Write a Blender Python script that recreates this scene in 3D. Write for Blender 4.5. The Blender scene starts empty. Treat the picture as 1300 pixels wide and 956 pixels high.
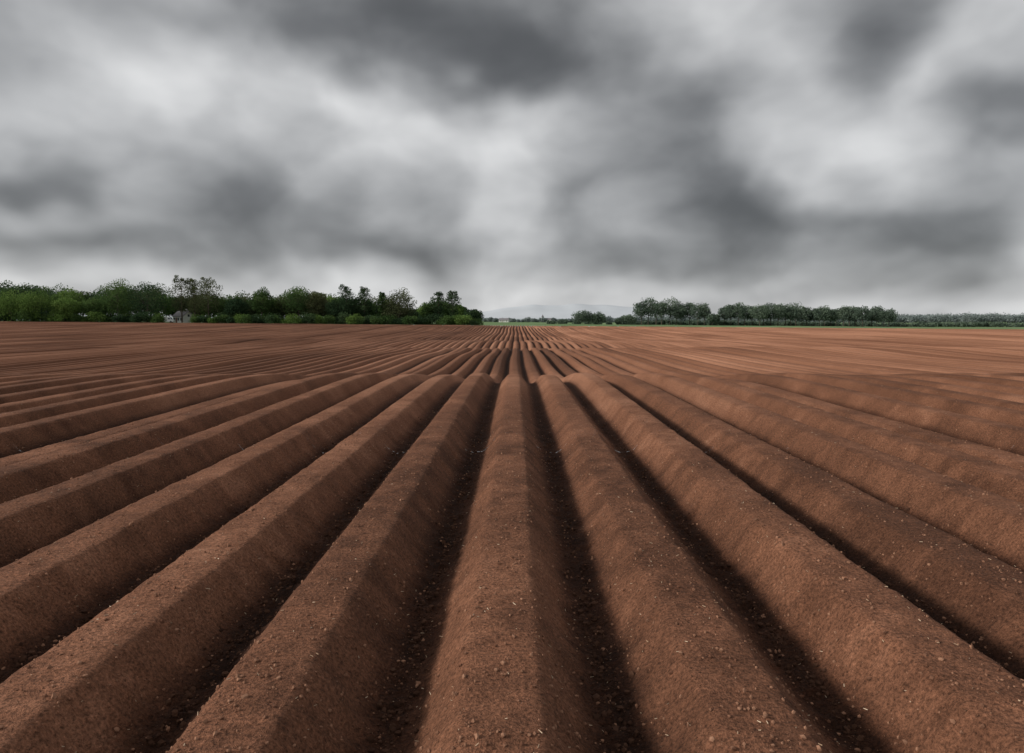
import bpy, math, random
import numpy as np
random.seed(7); rng=np.random.default_rng(11)
scene=bpy.context.scene
CAMZ=1.34; F=867.0; HOR=405.0; VPX=655.0

# ---------------------------------------------------------------- helpers
def hsh(ix,iy,seed):
    a=(ix.astype(np.int64)&0xffffffff).astype(np.uint64); b=(iy.astype(np.int64)&0xffffffff).astype(np.uint64)
    h=(a*np.uint64(374761393)+b*np.uint64(668265263)+np.uint64(seed*2246822519+12345))&np.uint64(0xffffffff)
    h=((h^(h>>np.uint64(13)))*np.uint64(1274126177))&np.uint64(0xffffffff)
    h=((h^(h>>np.uint64(16)))*np.uint64(2654435761))&np.uint64(0xffffffff)
    h=h^(h>>np.uint64(15))
    return h.astype(np.float64)/4294967295.0
def vn(x,y,seed=0):
    x,y=np.broadcast_arrays(np.asarray(x,float),np.asarray(y,float))
    ix=np.floor(x);iy=np.floor(y);fx=x-ix;fy=y-iy
    ix=ix.astype(np.int64);iy=iy.astype(np.int64)
    u=fx*fx*fx*(fx*(fx*6-15)+10);v=fy*fy*fy*(fy*(fy*6-15)+10)
    a=hsh(ix,iy,seed);b=hsh(ix+1,iy,seed);c=hsh(ix,iy+1,seed);d=hsh(ix+1,iy+1,seed)
    return (a*(1-u)+b*u)*(1-v)+(c*(1-u)+d*u)*v-0.5
def sstep(a,b,x):
    t=np.clip((x-a)/(b-a),0,1);return t*t*(3-2*t)

pd=np.array([-20,0,8,15,17,20,24,28,35,45,60,64,70,75,100,150,250,400,1000,3000,9000,20000],float)
pz=np.array([0,0,.02,.06,.03,-.30,-.80,-1.0,-1.12,-1.2,-1.3,-1.45,-1.9,-2.0,-1.85,-1.75,-.97,-1.4,-3,-6,-10,-12],float)
tab_d=np.arange(-20,420,0.5)
tz=np.interp(tab_d,pd,pz)
k=np.exp(-0.5*(np.arange(-8,9)/2.6)**2);k/=k.sum()
tz2=np.convolve(np.pad(tz,8,mode='edge'),k,mode='valid')
def base_z(X,Y):
    z=np.where(Y<400,np.interp(Y,tab_d,tz2),np.interp(Y,pd,pz))
    z=z-0.0077*np.clip(X,-260,260)*sstep(70,250,Y)
    z=z+0.10*vn(X*0.05,Y*0.03,5)*sstep(10,30,np.abs(X)+Y*0.3)
    z=z+1.0*vn(X*0.013,Y*0.024,6)*sstep(25,80,Y)*(1-sstep(180,250,Y))
    z=z+0.28*vn(X*0.03,Y*0.07,7)*sstep(28,50,Y)*(1-sstep(120,200,Y))
    return z
SP=0.88
hp_t=np.array([0,.08,.14,.170,.190,.22,.27,.32,.37,.405,.435,.465,.5])
hp_h=np.array([1,.99,.975,.945,.88,.76,.56,.35,.155,.065,.02,.0,0])
def field(X,Y,tone=False):
    near=1-sstep(7,16,Y)
    xx=X+0.043+0.07*vn(Y*0.07,0*Y+3,9)*sstep(4,14,Y)+0.012*vn(Y*0.6,X*0.5,10)
    xx=xx+0.35*vn(Y*0.025,X*0.01,11)*sstep(24,60,Y)
    n=np.round(xx/SP).astype(np.int64);t=xx/SP-n
    z0=np.zeros_like(n)
    H=0.27*(0.88+0.2*hsh(n,z0,21))
    H=H*(1+0.06*vn(Y*0.3,n*7.3,22)*near+0.03*vn(Y*1.7,n*3.1,23)*near)
    low=(np.mod(n,12)==6)
    H=np.where(low,H*0.5,H)
    sk=(hsh(n,z0,24)-.5)*0.04
    at=np.abs(t+sk*(1-4*t*t))
    s_=n*5.7+np.sign(t)*1.3
    at=at*(1+near*(0.05*vn(Y*0.7,s_,25)+0.06*vn(Y*4,s_,26)+0.06*vn(Y*13,s_,27)))
    at=np.clip(at,0,.5)
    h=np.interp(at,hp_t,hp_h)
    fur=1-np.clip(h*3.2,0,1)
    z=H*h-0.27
    side=np.clip(4*h*(1-h),0,1)
    d=0.005*vn(X*3,Y*1.8,31)*(.2+.8*near)+near*(0.007*vn(X*8,Y*8,32)+0.007*vn(X*20,Y*20,33))
    d=d+side*near*(0.013*vn(X*4,Y*21,36)+.011*vn(X*7,Y*10,37)+.005*vn(X*25,Y*25,38))
    d=d+fur*(.25+.75*near)*(0.045*np.abs(vn(X*11,Y*9,34))+0.035*np.abs(vn(X*26,Y*23,35)))
    zz=base_z(X,Y)+z+d
    if not tone:return zz,h
    rowt=hsh(n,z0,40)-.5
    far=sstep(15,40,Y)
    tn=(1.02+.50*vn(X*.16,Y*.05,41)+.30*vn(X*.6,Y*.22,42)*(1-.6*far)+.38*vn(X*2.3,Y*1.7,43)*(1-.8*far)+.32*vn(X*6,Y*5,44)*(.3*(1-far)+.7*near)+.32*vn(X*14,Y*14,45)*near
        +(.16+.3*far)*rowt+(.28)*vn(Y*.25*(1-.8*far),n*3.7,46)+.16*(np.clip(X,-30,60)/60)*sstep(2,12,X))
    return zz,np.stack([h,tn],-1)

# ---------------------------------------------------------------- node helpers
def newmat(name):
    m=bpy.data.materials.new(name);m.use_nodes=True;nt=m.node_tree
    b=nt.nodes['Principled BSDF'];return m,nt,b
def N(nt,typ,**kw):
    n=nt.nodes.new(typ)
    for a,b in kw.items():
        if a=='inp':
            for i,v in b.items(): n.inputs[i].default_value=v
        else:setattr(n,a,b)
    return n
def ramp(nt,stops):
    r=nt.nodes.new('ShaderNodeValToRGB');e=r.color_ramp.elements
    while len(e)<len(stops):e.new(0.5)
    for i,(p,c) in enumerate(stops):
        e[i].position=p;e[i].color=(c[0],c[1],c[2],1)
    return r
def mixc(nt,a,b,f,mode='MIX'):
    m=nt.nodes.new('ShaderNodeMix');m.data_type='RGBA';m.blend_type=mode
    for s,v in ((6,a),(7,b),(0,f)):
        if hasattr(v,'links'):nt.links.new(v,m.inputs[s])
        else:
            m.inputs[s].default_value=v if s==0 else (v[0],v[1],v[2],1)
    return m.outputs[2]
def MT(nt,op,a,b=None,c=None):
    n=nt.nodes.new('ShaderNodeMath');n.operation=op
    for i,v in enumerate((a,b,c)):
        if v is None:continue
        if hasattr(v,'links'):nt.links.new(v,n.inputs[i])
        else:n.inputs[i].default_value=v
    return n.outputs[0]

def soil_material():
    m,nt,b=newmat('tilled_soil');L=nt.links.new
    geo=N(nt,'ShaderNodeNewGeometry')
    fine=N(nt,'ShaderNodeTexNoise',inp={'Scale':58.0,'Detail':3.0,'Roughness':.8});L(geo.outputs['Position'],fine.inputs['Vector'])
    at2=N(nt,'ShaderNodeAttribute',attribute_name='tone')
    c1=ramp(nt,[(0.25,(.105,.046,.026)),(0.5,(.212,.094,.053)),(0.75,(.36,.175,.105))]);L(MT(nt,'MULTIPLY',at2.outputs['Fac'],.5),c1.inputs[0])
    c2=ramp(nt,[(0.3,(.36,.36,.36)),(0.5,(1,1,1)),(0.66,(1.5,1.5,1.5)),(.72,(2.2,2.3,2.4))]);L(fine.outputs[0],c2.inputs[0])
    x=mixc(nt,c1.outputs[0],c2.outputs[0],1.0,'MULTIPLY')
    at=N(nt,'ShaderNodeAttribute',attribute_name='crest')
    damp_shade=ramp(nt,[(0.0,(.21,.19,.18)),(0.08,(.38,.35,.34)),(0.38,(.9,.9,.9)),(.95,(1,1,1)),(1,(1.08,1.08,1.08))]);L(at.outputs['Fac'],damp_shade.inputs[0])  # furrow shade painted into the soil colour, together with moist darkening; crests lighter
    x=mixc(nt,x,damp_shade.outputs[0],1.0,'MULTIPLY')
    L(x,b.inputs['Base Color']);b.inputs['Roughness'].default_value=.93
    b.inputs['Specular IOR Level'].default_value=.12
    mp=N(nt,'ShaderNodeMapping');mp.inputs['Scale'].default_value=(5,75,8);L(geo.outputs['Position'],mp.inputs[0])
    scr=N(nt,'ShaderNodeTexNoise',inp={'Scale':1.0,'Detail':1.0});L(mp.outputs[0],scr.inputs['Vector'])
    hsum=MT(nt,'ADD',MT(nt,'MULTIPLY',scr.outputs[0],1.1),MT(nt,'MULTIPLY',fine.outputs[0],1.4))
    b1=N(nt,'ShaderNodeBump',inp={'Strength':1.0,'Distance':.016});L(hsum,b1.inputs['Height'])
    L(b1.outputs[0],b.inputs['Normal'])
    return m
SOIL=soil_material()

# ---------------------------------------------------------------- mesh from numpy
def mesh_np(name,V,Fq,mats,smooth=False,attrs=None,matidx=None):
    me=bpy.data.meshes.new(name)
    V=np.ascontiguousarray(V,dtype=np.float32);Fq=np.ascontiguousarray(Fq,dtype=np.int32)
    k=Fq.shape[1]
    me.vertices.add(len(V));me.vertices.foreach_set('co',V.ravel())
    me.loops.add(Fq.size);me.loops.foreach_set('vertex_index',Fq.ravel())
    me.polygons.add(len(Fq));me.polygons.foreach_set('loop_start',np.arange(0,Fq.size,k,dtype=np.int32))
    me.polygons.foreach_set('use_smooth',np.full(len(Fq),smooth,dtype=bool))
    if matidx is not None:me.polygons.foreach_set('material_index',np.asarray(matidx,dtype=np.int32))
    for m in mats:me.materials.append(m)
    if attrs:
        for an,av in attrs.items():
            a=me.attributes.new(an,'FLOAT','POINT');a.data.foreach_set('value',np.ascontiguousarray(av,dtype=np.float32))
    me.update(calc_edges=True)
    ob=bpy.data.objects.new(name,me);scene.collection.objects.link(ob);return ob

def grid(xs,ys,fn):
    X,Y=np.meshgrid(xs,ys);Z,A=fn(X,Y)
    V=np.stack([X,Y,Z],-1).reshape(-1,3)
    nx=len(xs);ny=len(ys)
    i=np.arange(nx*ny).reshape(ny,nx)
    Fq=np.stack([i[:-1,:-1],i[:-1,1:],i[1:,1:],i[1:,:-1]],-1).reshape(-1,4)
    return V,Fq,A.reshape(nx*ny,-1)
def geomspace(a,b,s0,s1):
    out=[a]
    while out[-1]<b:
        f=(out[-1]-a)/(b-a);out.append(out[-1]+s0+(s1-s0)*f)
    out[-1]=b;return np.array(out)
def xr(a,b,per):
    return np.linspace(a,b,int(round((b-a)/SP*per))+1)
patches=[(xr(-9,9,44),geomspace(-.5,8,.020,.032)),
 (xr(-21,21,24),geomspace(8,24,.05,.13)),
 (xr(-21,-9,14),geomspace(-.5,8,.1,.1)),(xr(9,21,14),geomspace(-.5,8,.1,.1)),
 (xr(-75,75,14),geomspace(24,75,.4,.6)),
 (xr(-75,-21,10),geomspace(-.5,24,.6,.6)),(xr(21,75,10),geomspace(-.5,24,.6,.6)),
 (xr(-225,225,9),geomspace(75,250,1.3,4)),
 (xr(-225,-75,6),geomspace(-.5,75,2.5,2.5)),(xr(75,225,6),geomspace(-.5,75,2.5,2.5)),
 (xr(-75,75,8),geomspace(-12,-.5,1,.5))]
Vs=[];Fs=[];As=[];o=0
for xs,ys in patches:
    V,Fq,A=grid(xs,ys,lambda X,Y:field(X,Y,True));Vs.append(V);Fs.append(Fq+o);As.append(A);o+=len(V)
# soil body just under the joints between the strips of the sheet
for xs,yb in ((xr(-9,9,44),8.0),(xr(-21,21,24),8.0),(xr(-21,21,24),24.0),(xr(-75,75,14),24.0),(xr(-75,75,14),75.0)):
    def under(X,Y,yb=yb):
        z,a=field(X,X*0+yb,True);a=a.copy();return z-np.where(Y>yb+.005,.30,.002),a
    V,Fq,A=grid(xs,np.array([yb,yb+.012]),under);Vs.append(V);Fs.append(Fq+o);As.append(A);o+=len(V)
As=np.concatenate(As)
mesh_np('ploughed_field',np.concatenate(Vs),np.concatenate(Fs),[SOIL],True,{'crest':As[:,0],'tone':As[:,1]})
print('field verts',o)

# ---------------------------------------------------------------- clods + straw
def icos():
    import bmesh
    bm=bmesh.new();bmesh.ops.create_icosphere(bm,subdivisions=1,radius=1)
    v=np.array([x.co[:] for x in bm.verts]);f=np.array([[q.index for q in p.verts] for p in bm.faces]);bm.free();return v,f
iv,iF=icos()
def clods(nc,infur,smin,smax,pw):
    y=1.5+rng.random(nc)**1.5*12;x=rng.uniform(-1,1,nc)*(y*.8+.8)
    n=np.floor((x+.043)/SP)
    if infur:x=(n+.5)*SP-.043+rng.normal(0,.04,nc)
    s=smin+smax*rng.random(nc)**pw
    z=field(x,y)[0]
    V=iv[None]*(1+rng.normal(0,.2,(nc,len(iv),1)))*(s[:,None]*rng.uniform(.7,1.3,(nc,3)))[:,None,:]
    V=V+np.stack([x,y,z+s*.25],-1)[:,None,:]
    Fc=iF[None]+(np.arange(nc)*len(iv))[:,None,None]
    return V.reshape(-1,3),Fc.reshape(-1,3)
def clodmat(name,a,c):
    m,nt,b=newmat(name)
    g=N(nt,'ShaderNodeNewGeometry');n1=N(nt,'ShaderNodeTexNoise',inp={'Scale':12.0,'Detail':2.0});nt.links.new(g.outputs['Position'],n1.inputs['Vector'])
    r=ramp(nt,[(.35,a),(.6,c)]);nt.links.new(n1.outputs[0],r.inputs[0]);nt.links.new(r.outputs[0],b.inputs['Base Color']);b.inputs['Roughness'].default_value=.95
    b.inputs['Specular IOR Level'].default_value=.1;return m
V,Fc=clods(12000,True,.003,.012,3)
mesh_np('soil_clods',V,Fc,[clodmat('clod_soil',(.040,.019,.012),(.085,.042,.026))],False)
V,Fc=clods(32000,False,.0014,.0085,4)
mesh_np('soil_crumbs',V,Fc,[clodmat('crumb_soil',(.13,.060,.036),(.30,.16,.10))],False)

def straw(ns):
    y=1.6+rng.random(ns)**1.3*16;x=rng.uniform(-1,1,ns)*(y*.8+.8)
    z=field(x,y)[0]+.002
    V=[];Fc=[];o=0
    for i in range(ns):
        Lh=rng.uniform(.002,.010);w=rng.uniform(.001,.0024)
        if rng.random()<.07:Lh*=1.8
        a=rng.uniform(0,math.pi);tl=rng.normal(0,.25)
        d=np.array([math.cos(a)*math.cos(tl),math.sin(a)*math.cos(tl),math.sin(tl)]);s=np.array([-math.sin(a),math.cos(a),0])*w;u=np.array([0,0,w])
        c=np.array([x[i],y[i],z[i]])
        V+=[c-d*Lh-s,c-d*Lh+s,c-d*Lh+u*1.4,c+d*Lh-s*.6,c+d*Lh+s*.6,c+d*Lh+u]
        Fc+=[[o,o+1,o+4,o+3],[o+1,o+2,o+5,o+4],[o+2,o,o+3,o+5]];o+=6
    return np.array(V),np.array(Fc)
V,Fc=straw(3000)
m,nt,b=newmat('dry_straw');b.inputs['Roughness'].default_value=.7
g=N(nt,'ShaderNodeNewGeometry');n1=N(nt,'ShaderNodeTexNoise',inp={'Scale':3.0});nt.links.new(g.outputs['Position'],n1.inputs['Vector'])
r=ramp(nt,[(.4,(.34,.21,.12)),(.6,(.55,.42,.29))]);nt.links.new(n1.outputs[0],r.inputs[0]);nt.links.new(r.outputs[0],b.inputs['Base Color'])
mesh_np('straw_debris',V,Fc,[m],False)

# ---------------------------------------------------------------- grassland beyond
m,nt,b=newmat('meadow_grass')
g=N(nt,'ShaderNodeNewGeometry')
mp=N(nt,'ShaderNodeMapping');mp.inputs['Scale'].default_value=(.02,.006,0);nt.links.new(g.outputs['Position'],mp.inputs[0])
n1=N(nt,'ShaderNodeTexNoise',inp={'Scale':1.0,'Detail':3.0});nt.links.new(mp.outputs[0],n1.inputs['Vector'])
r=ramp(nt,[(.35,(.06,.12,.03)),(.5,(.095,.17,.045)),(.65,(.13,.19,.07))]);nt.links.new(n1.outputs[0],r.inputs[0]);nt.links.new(r.outputs[0],b.inputs['Base Color']);b.inputs['Roughness'].default_value=.95
def gz(X,Y):
    z=base_z(X,Y)-.1+.25*vn(X*.15,Y*.15,55);return z,z*0
Vs=[];Fs=[];o=0
for xs,ys in [(np.linspace(-1200,1200,300),np.concatenate([np.linspace(250,420,40),np.linspace(440,1400,40)])),
              (np.linspace(-9000,9000,90),np.linspace(1400,12000,40)),
              (np.linspace(-1200,-225,60),np.linspace(-100,250,40)),(np.linspace(225,1200,60),np.linspace(-100,250,40))]:
    V,Fq,A=grid(xs,ys,gz);Vs.append(V);Fs.append(Fq+o);o+=len(V)
mesh_np('meadow_ground',np.concatenate(Vs),np.concatenate(Fs),[m],True)

# ---------------------------------------------------------------- trees
def foliage(name,dark,mid,light):
    m,nt,b=newmat(name);L=nt.links.new
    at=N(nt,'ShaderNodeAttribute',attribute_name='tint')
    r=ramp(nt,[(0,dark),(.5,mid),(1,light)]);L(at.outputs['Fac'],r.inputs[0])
    d=N(nt,'ShaderNodeBsdfDiffuse');L(r.outputs[0],d.inputs[0])
    tr=N(nt,'ShaderNodeBsdfTranslucent');L(r.outputs[0],tr.inputs[0])
    mx=N(nt,'ShaderNodeMixShader');mx.inputs[0].default_value=.28
    L(d.outputs[0],mx.inputs[1]);L(tr.outputs[0],mx.inputs[2]);L(mx.outputs[0],nt.nodes['Material Output'].inputs[0]);nt.nodes.remove(b);return m
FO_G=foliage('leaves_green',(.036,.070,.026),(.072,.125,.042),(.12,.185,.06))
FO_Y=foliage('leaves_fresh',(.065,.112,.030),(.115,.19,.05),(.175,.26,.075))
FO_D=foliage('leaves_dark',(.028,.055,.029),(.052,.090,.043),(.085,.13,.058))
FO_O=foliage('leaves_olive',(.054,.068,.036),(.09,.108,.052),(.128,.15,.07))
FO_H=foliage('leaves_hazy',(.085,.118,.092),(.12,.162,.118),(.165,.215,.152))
FO_HH=foliage('leaves_distant',(.18,.215,.215),(.22,.26,.25),(.26,.30,.285))  # distance haze painted in as paler leaf colours
BARK,nt,b=newmat('bark');g=N(nt,'ShaderNodeTexNoise',inp={'Scale':4.0});r=ramp(nt,[(.3,(.06,.048,.036)),(.7,(.13,.105,.08))]);nt.links.new(g.outputs[0],r.inputs[0]);nt.links.new(r.outputs[0],b.inputs['Base Color']);b.inputs['Roughness'].default_value=.95

def tube(p0,p1,r0,r1,k=6):
    p0=np.array(p0,float);p1=np.array(p1,float);d=p1-p0;d/=np.linalg.norm(d)+1e-9
    a=np.cross(d,[0,0,1.0]) if abs(d[2])<.95 else np.cross(d,[1.0,0,0]);a/=np.linalg.norm(a);c=np.cross(d,a)
    th=np.arange(k)*2*math.pi/k
    ring=np.cos(th)[:,None]*a+np.sin(th)[:,None]*c
    V=np.concatenate([p0+ring*r0,p1+ring*r1])
    j=np.arange(k);Fq=np.stack([j,(j+1)%k,(j+1)%k+k,j+k],-1);return V,Fq
def leaves(c,rad,n,s):
    p=rng.normal(0,.5,(n,3));ln=np.linalg.norm(p,axis=1)[:,None];p=p/np.maximum(ln,1e-6)*np.minimum(ln,.9)
    p=p*np.array(rad)+np.array(c)
    a=rng.normal(0,1,(n,3));a/=np.linalg.norm(a,axis=1)[:,None]
    q=rng.normal(0,1,(n,3));q-= (q*a).sum(1)[:,None]*a;q/=np.linalg.norm(q,axis=1)[:,None]
    sz=s*rng.uniform(.5,1.2,(n,1));
    V=np.stack([p-a*sz,p-q*sz*.6,p+a*sz,p+q*sz*.6],1).reshape(-1,3)
    Fq=np.arange(4*n).reshape(n,4);return V,Fq
class Acc:
    def __init__(s):s.V=[];s.F=[];s.T=[];s.M=[];s.o=0
    def add(s,V,Fq,t,m):
        s.V.append(V);s.F.append(Fq+s.o);s.T.append(np.broadcast_to(t,(len(V),)).astype(float));s.M.append(np.full(len(Fq),m));s.o+=len(V)
    def build(s,name,mats):
        return mesh_np(name,np.concatenate(s.V),np.concatenate(s.F),mats,False,{'tint':np.concatenate(s.T)},np.concatenate(s.M))
def leafclump(A,c,rad,n,s,slot,t0):
    V,Fq=leaves(c,rad,n,s)
    t=np.repeat(np.clip(t0+rng.normal(0,.13,n),0,1),4);A.add(V,Fq,t,slot)
def tree(A,x,y,h,w,kind,slot=1,dens=1.0,ls=.34,sink=.25):
    z=float(base_z(np.array([x]),np.array([float(y)]))[0])-sink
    tint=rng.uniform(.25,.7)
    if kind=='bush':
        for i in range(int(5+w)):
            a=rng.uniform(0,2*math.pi);rr=w*.5*math.sqrt(rng.random())*.75
            hh=h*rng.uniform(.35,.85)
            r=h*rng.uniform(.26,.42)
            c=(x+math.cos(a)*rr,y+math.sin(a)*rr*.7,z+hh*.75)
            V,Fq=tube((x,y,z),c,.06,.03,4);A.add(V,Fq,.3,0)
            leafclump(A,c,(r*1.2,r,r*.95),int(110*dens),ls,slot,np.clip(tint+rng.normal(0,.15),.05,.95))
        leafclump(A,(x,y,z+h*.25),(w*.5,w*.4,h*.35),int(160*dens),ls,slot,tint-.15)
        return
    lean=rng.normal(0,.025,2)*h
    r0=.014*h+.04
    if kind=='tall':
        top=np.array([x+lean[0],y+lean[1],z+h*.95]);P0=np.array([x,y,z])
        mid=P0*.5+top*.5+np.array([rng.normal(0,.015*h),0,0])
        for a,b_,ra,rb in((P0,mid,r0,r0*.6),(mid,top,r0*.6,.04)):
            V,Fq=tube(a,b_,ra,rb);A.add(V,Fq,.3,0)
        nc=34
        for i in range(nc):
            f=.24+.74*i/(nc-1)
            pt=(P0+(mid-P0)*f*2) if f<.5 else (mid+(top-mid)*(f-.5)*2)
            env=w*.5*(.35+.8*math.sin(math.pi*min(1,(f-.12)/.92)))
            a=i*2.4+rng.uniform(-.5,.5);rr=env*rng.uniform(.2,.9)
            c=pt+np.array([math.cos(a)*rr,math.sin(a)*rr,rr*.5])
            V,Fq=tube(pt,c,r0*.25,.02,4);A.add(V,Fq,.3,0)
            r=env*rng.uniform(.35,.6)
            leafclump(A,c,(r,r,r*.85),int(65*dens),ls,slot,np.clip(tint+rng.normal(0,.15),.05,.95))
        return
    P0=np.array([x,y,z]);fork=P0+np.array([lean[0]*.4,lean[1]*.4,h*.26])
    up=P0+np.array([lean[0],lean[1],h*.72])
    for a,b_,ra,rb in((P0,fork,r0,r0*.75),(fork,up,r0*.75,r0*.25)):
        V,Fq=tube(a,b_,ra,rb);A.add(V,Fq,.3,0)
    nc=24
    lo=.10 if kind=='broad' else .22
    for i in range(nc):
        a=i*2.399+rng.uniform(-.4,.4);v=(i+.5)/nc
        ph=math.acos(1-1.8*v)
        k_=rng.uniform(.55,.88)
        cz=h*(lo+(1-lo)*.5)
        c=P0+np.array([lean[0]*.8+math.cos(a)*math.sin(ph)*w*.5*k_,lean[1]*.8+math.sin(a)*math.sin(ph)*w*.5*k_,cz+math.cos(ph)*h*(1-lo)*.5*(k_*.95+.03)])
        st=fork+(up-fork)*rng.uniform(0,.8)
        if st[2]>c[2]:st=fork
        V,Fq=tube(st,c,r0*.35,.04,5);A.add(V,Fq,.3,0)
        r=w*rng.uniform(.17,.25)
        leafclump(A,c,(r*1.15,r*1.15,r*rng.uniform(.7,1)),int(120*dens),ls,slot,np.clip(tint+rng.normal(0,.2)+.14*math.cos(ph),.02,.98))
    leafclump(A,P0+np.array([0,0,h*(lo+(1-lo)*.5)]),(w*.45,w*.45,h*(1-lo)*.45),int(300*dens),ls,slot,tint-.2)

def px2(px,d):return (px-VPX)/F*d
def hfrom(topy,x,d):
    z=float(base_z(np.array([x]),np.array([float(d)]))[0]);return CAMZ+(HOR-topy)/F*d-z
tp_x=[-200,0,30,60,90,120,150,190,215,240,265,290,320,350,380,410,440,480,505,530,560,585,600,612]
tp_y=[353,355,355,361,364,371,357,356,364,362,368,372,372,370,367,371,377,378,381,384,381,384,394,398]
A=Acc();px=-190
mats=[BARK,FO_G,FO_D,FO_Y,FO_O]
while px<594:
    d=rng.uniform(266,300);x=px2(px,d);topy=np.interp(px,tp_x,tp_y)+rng.uniform(-2,9)
    h=hfrom(topy,x,d);w=min(h*rng.uniform(.7,.95),11)
    if not(212<px<246):
        tree(A,x,d,h,w,'broad',rng.choice([1,1,2,2,4,3],p=[.25,.2,.2,.1,.15,.1]),.7,.36)
    px+=rng.uniform(5,9)
for px in (214,222,232,240,247):
    x=px2(px,300);tree(A,x,300,hfrom(373,x,300),8,'broad',2,.8,.36)
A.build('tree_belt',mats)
A=Acc();px=-190
while px<608:
    d=rng.uniform(253,262);x=px2(px,d)
    if not(204<px<243):
        h=rng.uniform(2.4,5.2)+(2.6 if px<90 else 0)*rng.random();w=h*rng.uniform(1.1,1.8)
        tree(A,x,d,h,w,'bush',rng.choice([1,2,3],p=[.4,.35,.25]),.8,.28)
    px+=rng.uniform(4,8)
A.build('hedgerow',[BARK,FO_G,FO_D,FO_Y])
def single(name,px,topy,wpx,kind,fol,d=262,dens=1.5,ls=.28):
    A=Acc();x=px2(px,d);tree(A,x,d,hfrom(topy,x,d),wpx/F*d,kind,1,dens,ls);A.build(name,[BARK,fol])
for px,ty,w in ((12,371,50),(46,369,46),(82,376,32)):single('willow_tree',px,ty,w,'broad',FO_Y,258,1.8)
for px,ty,w,f in ((150,354,42,FO_G),(186,355,48,FO_D),(334,364,28,FO_G),(380,363,36,FO_G),(404,367,26,FO_O),(506,367,40,FO_O),(600,393,24,FO_D),(118,378,36,FO_G),(300,377,30,FO_D),(430,381,34,FO_D)):
    single('deciduous_tree',px,ty,w,'open' if w<40 else 'broad',f)
for px,ty,w,f in ((230,350,28,FO_O),(247,352,24,FO_O),(264,352,28,FO_O),(441,361,20,FO_D),(463,363,19,FO_D),(556,369,17,FO_D),(574,368,18,FO_D),(484,370,17,FO_G)):
    single('poplar_tree',px,ty,w,'tall',f,263,1.2,.27)
A=Acc();px=814
while px<1132:
    d=rng.uniform(392,412);x=px2(px,d)
    ty=np.interp(px,[812,850,895,903,908,915,935,1000,1060,1110,1132],[378,380,384,398,398,386,384,385,388,389,395])+rng.uniform(-3,4.5)
    h=hfrom(ty,x,d);tree(A,x,d,h,h*rng.uniform(.5,.85),'open',1,.6,.42)
    px+=rng.uniform(5,11)
px=700
while px<1330:
    d=rng.uniform(415,430);x=px2(px,d);h=rng.uniform(2,4.2);tree(A,x,d,h,h*2.2,'bush',1,.45,.45)
    px+=rng.uniform(4,8) if px>790 else rng.uniform(10,20)
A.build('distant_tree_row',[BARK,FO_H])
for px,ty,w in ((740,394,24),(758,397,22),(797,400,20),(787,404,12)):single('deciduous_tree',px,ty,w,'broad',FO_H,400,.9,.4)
A=Acc();px=560
while px<1420:
    d=rng.uniform(880,960);x=px2(px,d)
    ty=np.interp(px,[560,640,700,800,1130,1200,1300,1420],[402,404,404,402,400,399,399,400])+rng.uniform(-1,2.0)
    h=max(3,hfrom(ty,x,d));tree(A,x,d,h,h*rng.uniform(1.3,2.2),'broad',1,.25,1.0);px+=rng.uniform(4,8)
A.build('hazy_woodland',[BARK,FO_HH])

# ---------------------------------------------------------------- hills
def hill(name,yd,prof_px,prof_py,col,seed):
    m,nt,b=newmat(name+'_haze')
    g=N(nt,'ShaderNodeNewGeometry');n1=N(nt,'ShaderNodeTexNoise',inp={'Scale':.002,'Detail':3.0});nt.links.new(g.outputs['Position'],n1.inputs['Vector'])
    r=ramp(nt,[(.35,tuple(c*.95 for c in col)),(.65,tuple(c*1.05 for c in col))]);nt.links.new(n1.outputs[0],r.inputs[0]);nt.links.new(r.outputs[0],b.inputs['Base Color']);b.inputs['Roughness'].default_value=1;b.inputs['Specular IOR Level'].default_value=0
    xs=np.linspace(-1.3*yd,1.3*yd,400);ys=np.linspace(yd*.8,yd*1.25,24)
    def fn(X,Y):
        px=VPX+X/yd*F
        top=(HOR-np.interp(px,prof_px,prof_py))/F*yd+12
        top=top*(1+.25*vn(X/yd*14,X*0,seed)+.12*vn(X/yd*45,X*0,seed+1))
        s=np.clip(1-np.abs(Y-yd)/(yd*.22),0,1);s=s*s*(3-2*s)
        return -14+top*s,X*0
    V,Fq,_=grid(xs,ys,fn);mesh_np(name,V,Fq,[m],True)
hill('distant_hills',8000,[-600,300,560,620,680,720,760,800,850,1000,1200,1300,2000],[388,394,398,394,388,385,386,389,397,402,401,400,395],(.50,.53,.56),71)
hill('wooded_hills',3500,[-600,400,620,700,900,1100,1180,1300,2000],[400,402,404,403.5,403,401,399,398,398],(.33,.38,.39),81)

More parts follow.
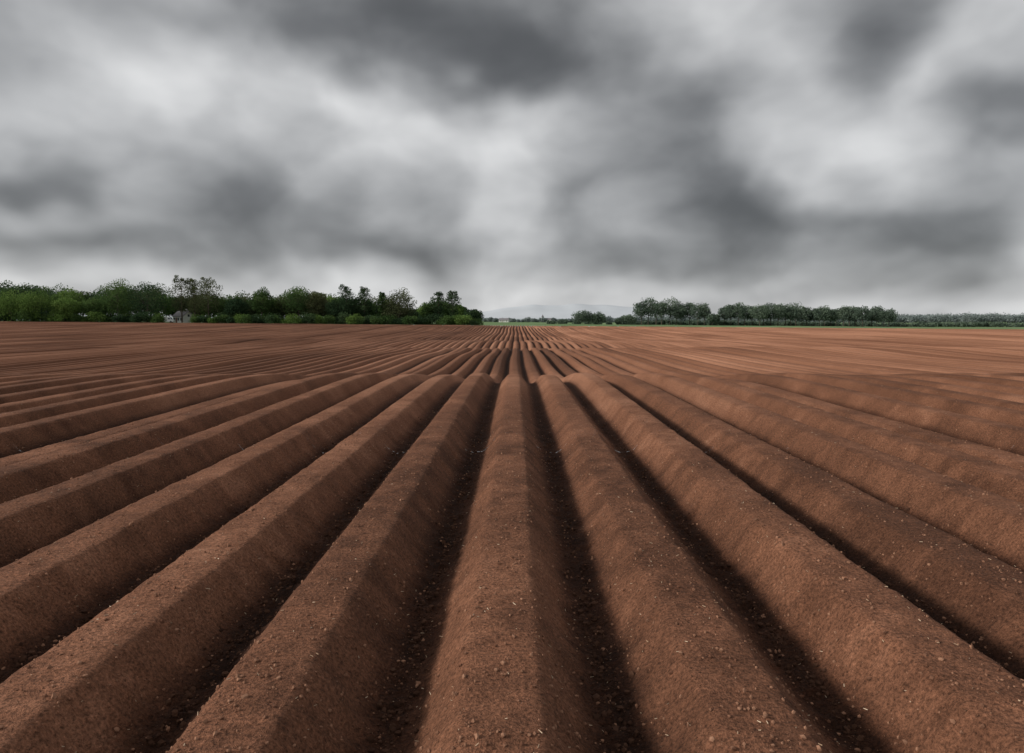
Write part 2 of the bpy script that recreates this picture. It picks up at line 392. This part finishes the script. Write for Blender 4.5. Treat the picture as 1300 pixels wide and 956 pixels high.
# ---------------------------------------------------------------- buildings and vehicle
def simple(name,c,rough=.8,ns=6.0):
    m,nt,b=newmat(name);g=N(nt,'ShaderNodeTexCoord');n1=N(nt,'ShaderNodeTexNoise',inp={'Scale':ns,'Detail':3.0});nt.links.new(g.outputs['Object'],n1.inputs['Vector'])
    r=ramp(nt,[(.3,tuple(x*.85 for x in c)),(.7,c)]);nt.links.new(n1.outputs[0],r.inputs[0]);nt.links.new(r.outputs[0],b.inputs['Base Color']);b.inputs['Roughness'].default_value=rough;return m
WHITE=simple('white_render',(.78,.77,.74));ROOF=simple('slate_roof',(.20,.19,.20));GLASS=simple('window_glass',(.05,.06,.08),.15)
DOOR=simple('door_wood',(.15,.08,.05));TYRE=simple('tyre_rubber',(.03,.03,.03));PAINT=simple('white_paint',(.80,.80,.80),.3)
def part(name,V,Fc,mat,parent,loc=(0,0,0)):
    me=bpy.data.meshes.new(name);me.from_pydata([tuple(v) for v in V],[],Fc);me.materials.append(mat);me.update()
    o=bpy.data.objects.new(name,me);scene.collection.objects.link(o);o.parent=parent;o.location=loc;return o
def box(name,c,s,mat,parent):
    V=[(c[0]+i*s[0]/2,c[1]+j*s[1]/2,c[2]+k*s[2]/2) for i in(-1,1) for j in(-1,1) for k in(-1,1)]
    return part(name,V,[(0,1,3,2),(4,6,7,5),(0,4,5,1),(2,3,7,6),(0,2,6,4),(1,5,7,3)],mat,parent)
def house(name,x,y,w,dp,hw,hr,rot):
    e=bpy.data.objects.new(name,None);scene.collection.objects.link(e)
    e.location=(x,y,float(base_z(np.array([x]),np.array([float(y)]))[0])-.1);e.rotation_euler=(0,0,rot)
    a,b_=w/2,dp/2
    V=[(-a,-b_,0),(a,-b_,0),(a,b_,0),(-a,b_,0),(-a,-b_,hw),(a,-b_,hw),(a,b_,hw),(-a,b_,hw),(-a,0,hw+hr),(a,0,hw+hr)]
    part('walls',V,[(0,1,5,4),(1,2,6,9,5),(2,3,7,6),(3,0,4,8,7)],WHITE,e)
    o=.35;dz=hr/b_*o;t=.15
    R=[(-a-o,-b_-o,hw-dz+.03),(a+o,-b_-o,hw-dz+.03),(a+o,0,hw+hr+.03),(-a-o,0,hw+hr+.03),(-a-o,b_+o,hw-dz+.03),(a+o,b_+o,hw-dz+.03)]
    R2=[(p[0],p[1],p[2]+t) for p in R];
    part('roof',R+R2,[(0,3,2,1),(3,4,5,2),(6,7,8,9),(9,8,11,10),(0,1,7,6),(4,10,11,5),(0,6,9,3),(3,9,10,4),(1,2,8,7),(2,5,11,8)],ROOF,e)
    box('chimney',(a*.4,.3,hw+hr+.3),(.6,.6,1.2),WHITE,e)
    for i,xx in enumerate((-a*.65,a*.1,a*.65)):
        box('window_%d'%(i+1),(xx,-b_-.01,hw*.55),(.9,.08,1.1),GLASS,e)
    box('door',(-a*.28,-b_-.01,1.0),(.9,.08,2.0),DOOR,e)
    box('gable_window',(a+.01,0,hw+.2),(.08,.8,.9),GLASS,e)
    return e
house('white_house',px2(232,268),268,6.2,5,2.6,1.9,-.5)
house('white_cottage',px2(640,860),860,12,8,2.6,2.4,-.2)
e=bpy.data.objects.new('white_van',None);scene.collection.objects.link(e)
vx,vy=px2(211,260),260;e.location=(vx,vy,float(base_z(np.array([vx]),np.array([vy*1.]))[0])-.08);e.rotation_euler=(0,0,.15)
prof=[(-2.5,.4),(2.4,.4),(2.5,.7),(2.4,1.15),(1.75,1.3),(1.2,2.15),(.9,2.3),(-2.35,2.3),(-2.5,2.1)]
V=[(p[0],s*(.95 if p[1]<1.4 else .85),p[1]) for s in(-1,1) for p in prof];k=len(prof)
part('body',V,[tuple(range(k)),tuple(range(2*k-1,k-1,-1))]+[(i,i+k,(i+1)%k+k,(i+1)%k) for i in range(k)],PAINT,e)
for j,s in enumerate((-1,1)):
    part('side_window_%d'%j,[(.6,s*.96,1.35),(1.55,s*.96,1.35),(1.15,s*.93,1.95),(.6,s*.93,1.95)],[(0,1,2,3)],GLASS,e)
    for i,xx in enumerate((-1.6,1.6)):
        V,Fq=tube((xx,s*.98,.36),(xx,s*.74,.36),.36,.36,16);V=list(map(tuple,V));part('wheel_%d%d'%(i,j),V,[tuple(f) for f in Fq]+[tuple(range(16)),tuple(range(31,15,-1))],TYRE,e)
part('windscreen',[(1.77,-.8,1.33),(1.77,.8,1.33),(1.25,.72,2.1),(1.25,-.72,2.1)],[(0,1,2,3)],GLASS,e)
e=bpy.data.objects.new('church',None);scene.collection.objects.link(e)
cx,cy=px2(689,900),900;e.location=(cx,cy,float(base_z(np.array([cx]),np.array([cy*1.]))[0]))
box('tower',(0,0,3.5),(3,3,7),WHITE,e)
part('spire',[(-1.7,-1.7,7),(1.7,-1.7,7),(1.7,1.7,7),(-1.7,1.7,7),(0,0,10.5)],[(0,1,4),(1,2,4),(2,3,4),(3,0,4),(3,2,1,0)],ROOF,e)
part('nave',[(1.6,-2.5,0),(11,-2.5,0),(11,2.5,0),(1.6,2.5,0),(1.6,-2.5,3.5),(11,-2.5,3.5),(11,2.5,3.5),(1.6,2.5,3.5),(1.6,0,5.6),(11,0,5.6)],[(0,1,5,4),(1,2,6,9,5),(2,3,7,6),(3,0,4,8,7)],WHITE,e)
part('nave_roof',[(1.55,-2.8,3.4),(11.2,-2.8,3.4),(11.2,0,5.75),(1.55,0,5.75),(11.2,2.8,3.4),(1.55,2.8,3.4)],[(0,1,2,3),(3,2,4,5)],ROOF,e)

# ---------------------------------------------------------------- world
SUN_EL=math.radians(25);SUN_AZ=math.radians(-97)
w=bpy.data.worlds.new('sky');scene.world=w;w.use_nodes=True;nt=w.node_tree;L=nt.links.new
try:
    w.cycles.sampling_method='NONE'
except Exception as ex:print(ex)
bg=nt.nodes['Background']
def M(op,a,b=None,c=None):return MT(nt,op,a,b,c)
def VM(op,a,b=None,c=None,out=0):
    n=nt.nodes.new('ShaderNodeVectorMath');n.operation=op
    for i,v in enumerate((a,b,c)):
        if v is None:continue
        if hasattr(v,'links'):L(v,n.inputs[i])
        else:n.inputs[i].default_value=v
    return n.outputs[out]
tc=N(nt,'ShaderNodeTexCoord');D=tc.outputs['Generated']
sep=N(nt,'ShaderNodeSeparateXYZ');L(D,sep.inputs[0]);sx,sy,sz=sep.outputs
az=M('ARCTAN2',sx,sy);el=M('ARCSINE',sz)
cb=N(nt,'ShaderNodeCombineXYZ');L(az,cb.inputs[0]);L(el,cb.inputs[1])
P=cb.outputs[0]
mpz=VM('MULTIPLY',D,(1,1,1.4))
w1=N(nt,'ShaderNodeTexNoise',inp={'Scale':6.0,'Detail':2.5,'Roughness':.48});L(mpz,w1.inputs['Vector'])
wv=VM('MULTIPLY',VM('SUBTRACT',w1.outputs['Color'],(.5,.5,.5)),(.20,.15,0))
Pw=VM('ADD',P,wv)
blobs=[(590,48,195,66,-.32),(680,95,85,34,-.14),(455,30,90,40,-.10),(300,15,150,30,-.06),
(235,105,85,36,.16),(440,140,90,30,.15),(120,160,110,35,.04),(60,60,120,40,-.05),
(35,222,85,28,-.30),(110,312,170,26,-.20),(345,268,125,40,-.30),(490,318,90,28,-.24),(170,200,60,30,-.08),
(635,262,42,40,.12),(640,165,110,30,.12),(735,240,50,60,-.14),(560,300,50,50,-.05),
(860,150,90,60,-.20),(920,262,78,34,-.34),(820,335,110,36,-.18),
(915,40,75,42,.15),(1000,125,50,60,.14),(1090,45,70,50,-.22),
(1275,150,80,46,-.32),(1145,290,150,30,-.27),(1080,205,65,36,.13),(1190,60,50,45,.10),
(1100,345,160,20,-.09),(630,345,90,24,.03),(1000,388,700,16,.06),(250,375,400,16,.05)]
acc=None
for (px,py,rx,ry,am) in blobs:
    u=(px-VPX)/F;v=(HOR-py)/F
    a=math.atan(u);e_=math.atan(v*math.cos(a))
    ra=rx/F*math.cos(a)**2;re=ry/F*math.cos(a)
    q=VM('MULTIPLY_ADD',Pw,(1/ra,1/re,0),(-a/ra,-e_/re,0))
    d2=VM('DOT_PRODUCT',q,q,out=1)
    gss=M('POWER',math.exp(-.75),d2)
    acc=M('MULTIPLY_ADD',gss,am,acc if acc is not None else .73)
dz=M('ADD',M('MAXIMUM',sz,0.0),.22)
cp=N(nt,'ShaderNodeCombineXYZ');L(M('DIVIDE',sx,dz),cp.inputs[0]);L(M('MULTIPLY',M('DIVIDE',sy,dz),.45),cp.inputs[1])
n2=N(nt,'ShaderNodeTexNoise',inp={'Scale':1.8,'Detail':2.0,'Roughness':.45});L(cp.outputs[0],n2.inputs['Vector'])
n3=N(nt,'ShaderNodeTexNoise',inp={'Scale':6.0,'Detail':3.5,'Roughness':.48});L(VM('ADD',VM('MULTIPLY',D,(1,1,1.5)),VM('MULTIPLY',wv,(.5,.5,0))),n3.inputs['Vector'])
acc=M('ADD',acc,M('MULTIPLY',M('SUBTRACT',n2.outputs[0],.5),.24))
acc=M('ADD',acc,M('MULTIPLY',M('SUBTRACT',n3.outputs[0],.5),.50))
# soft limits at both ends
s1=nt.nodes.new('ShaderNodeMath');s1.operation='SMOOTH_MAX';L(acc,s1.inputs[0]);s1.inputs[1].default_value=.34;s1.inputs[2].default_value=.22
s2=nt.nodes.new('ShaderNodeMath');s2.operation='SMOOTH_MIN';L(s1.outputs[0],s2.inputs[0]);s2.inputs[1].default_value=.93;s2.inputs[2].default_value=.14
acc=s2.outputs[0]
lin=M('POWER',acc,2.2)
tint=ramp(nt,[(0.3,(.95,.98,1.025)),(.9,(.99,.995,1.0))]);L(acc,tint.inputs[0])
cc=N(nt,'ShaderNodeVectorMath',operation='SCALE');L(tint.outputs[0],cc.inputs[0]);L(lin,cc.inputs['Scale'])
sky=N(nt,'ShaderNodeTexSky');sky.sky_type='NISHITA';sky.sun_disc=False;sky.sun_elevation=SUN_EL;sky.sun_rotation=SUN_AZ
bg.inputs['Strength'].default_value=.10
L(sky.outputs[0],bg.inputs['Color'])
bg2=N(nt,'ShaderNodeBackground');L(cc.outputs[0],bg2.inputs['Color']);bg2.inputs['Strength'].default_value=1.0
mx=N(nt,'ShaderNodeMixShader');mx.inputs[0].default_value=.96
L(bg.outputs[0],mx.inputs[1]);L(bg2.outputs[0],mx.inputs[2]);L(mx.outputs[0],nt.nodes['World Output'].inputs[0])

# ---------------------------------------------------------------- sun
sd=bpy.data.lights.new('sun','SUN');sd.energy=3.5;sd.angle=math.radians(7);sd.color=(1,.95,.88)
so=bpy.data.objects.new('sun',sd);scene.collection.objects.link(so)
from mathutils import Vector
dirv=Vector((math.sin(SUN_AZ)*math.cos(SUN_EL),math.cos(SUN_AZ)*math.cos(SUN_EL),math.sin(SUN_EL)))
so.rotation_euler=dirv.to_track_quat('Z','Y').to_euler();so.location=(-20,10,30)

# ---------------------------------------------------------------- camera
cd=bpy.data.cameras.new('camera');cam=bpy.data.objects.new('camera',cd);scene.collection.objects.link(cam)
cd.sensor_width=36;cd.lens=24;cd.shift_y=-.0342;cd.clip_end=30000;cd.clip_start=.05
cam.location=(0,0,CAMZ);cam.rotation_euler=(math.radians(90-1.88),0,math.radians(.33))
scene.camera=cam
scene.view_settings.view_transform='Standard';scene.view_settings.look='None';scene.view_settings.exposure=0
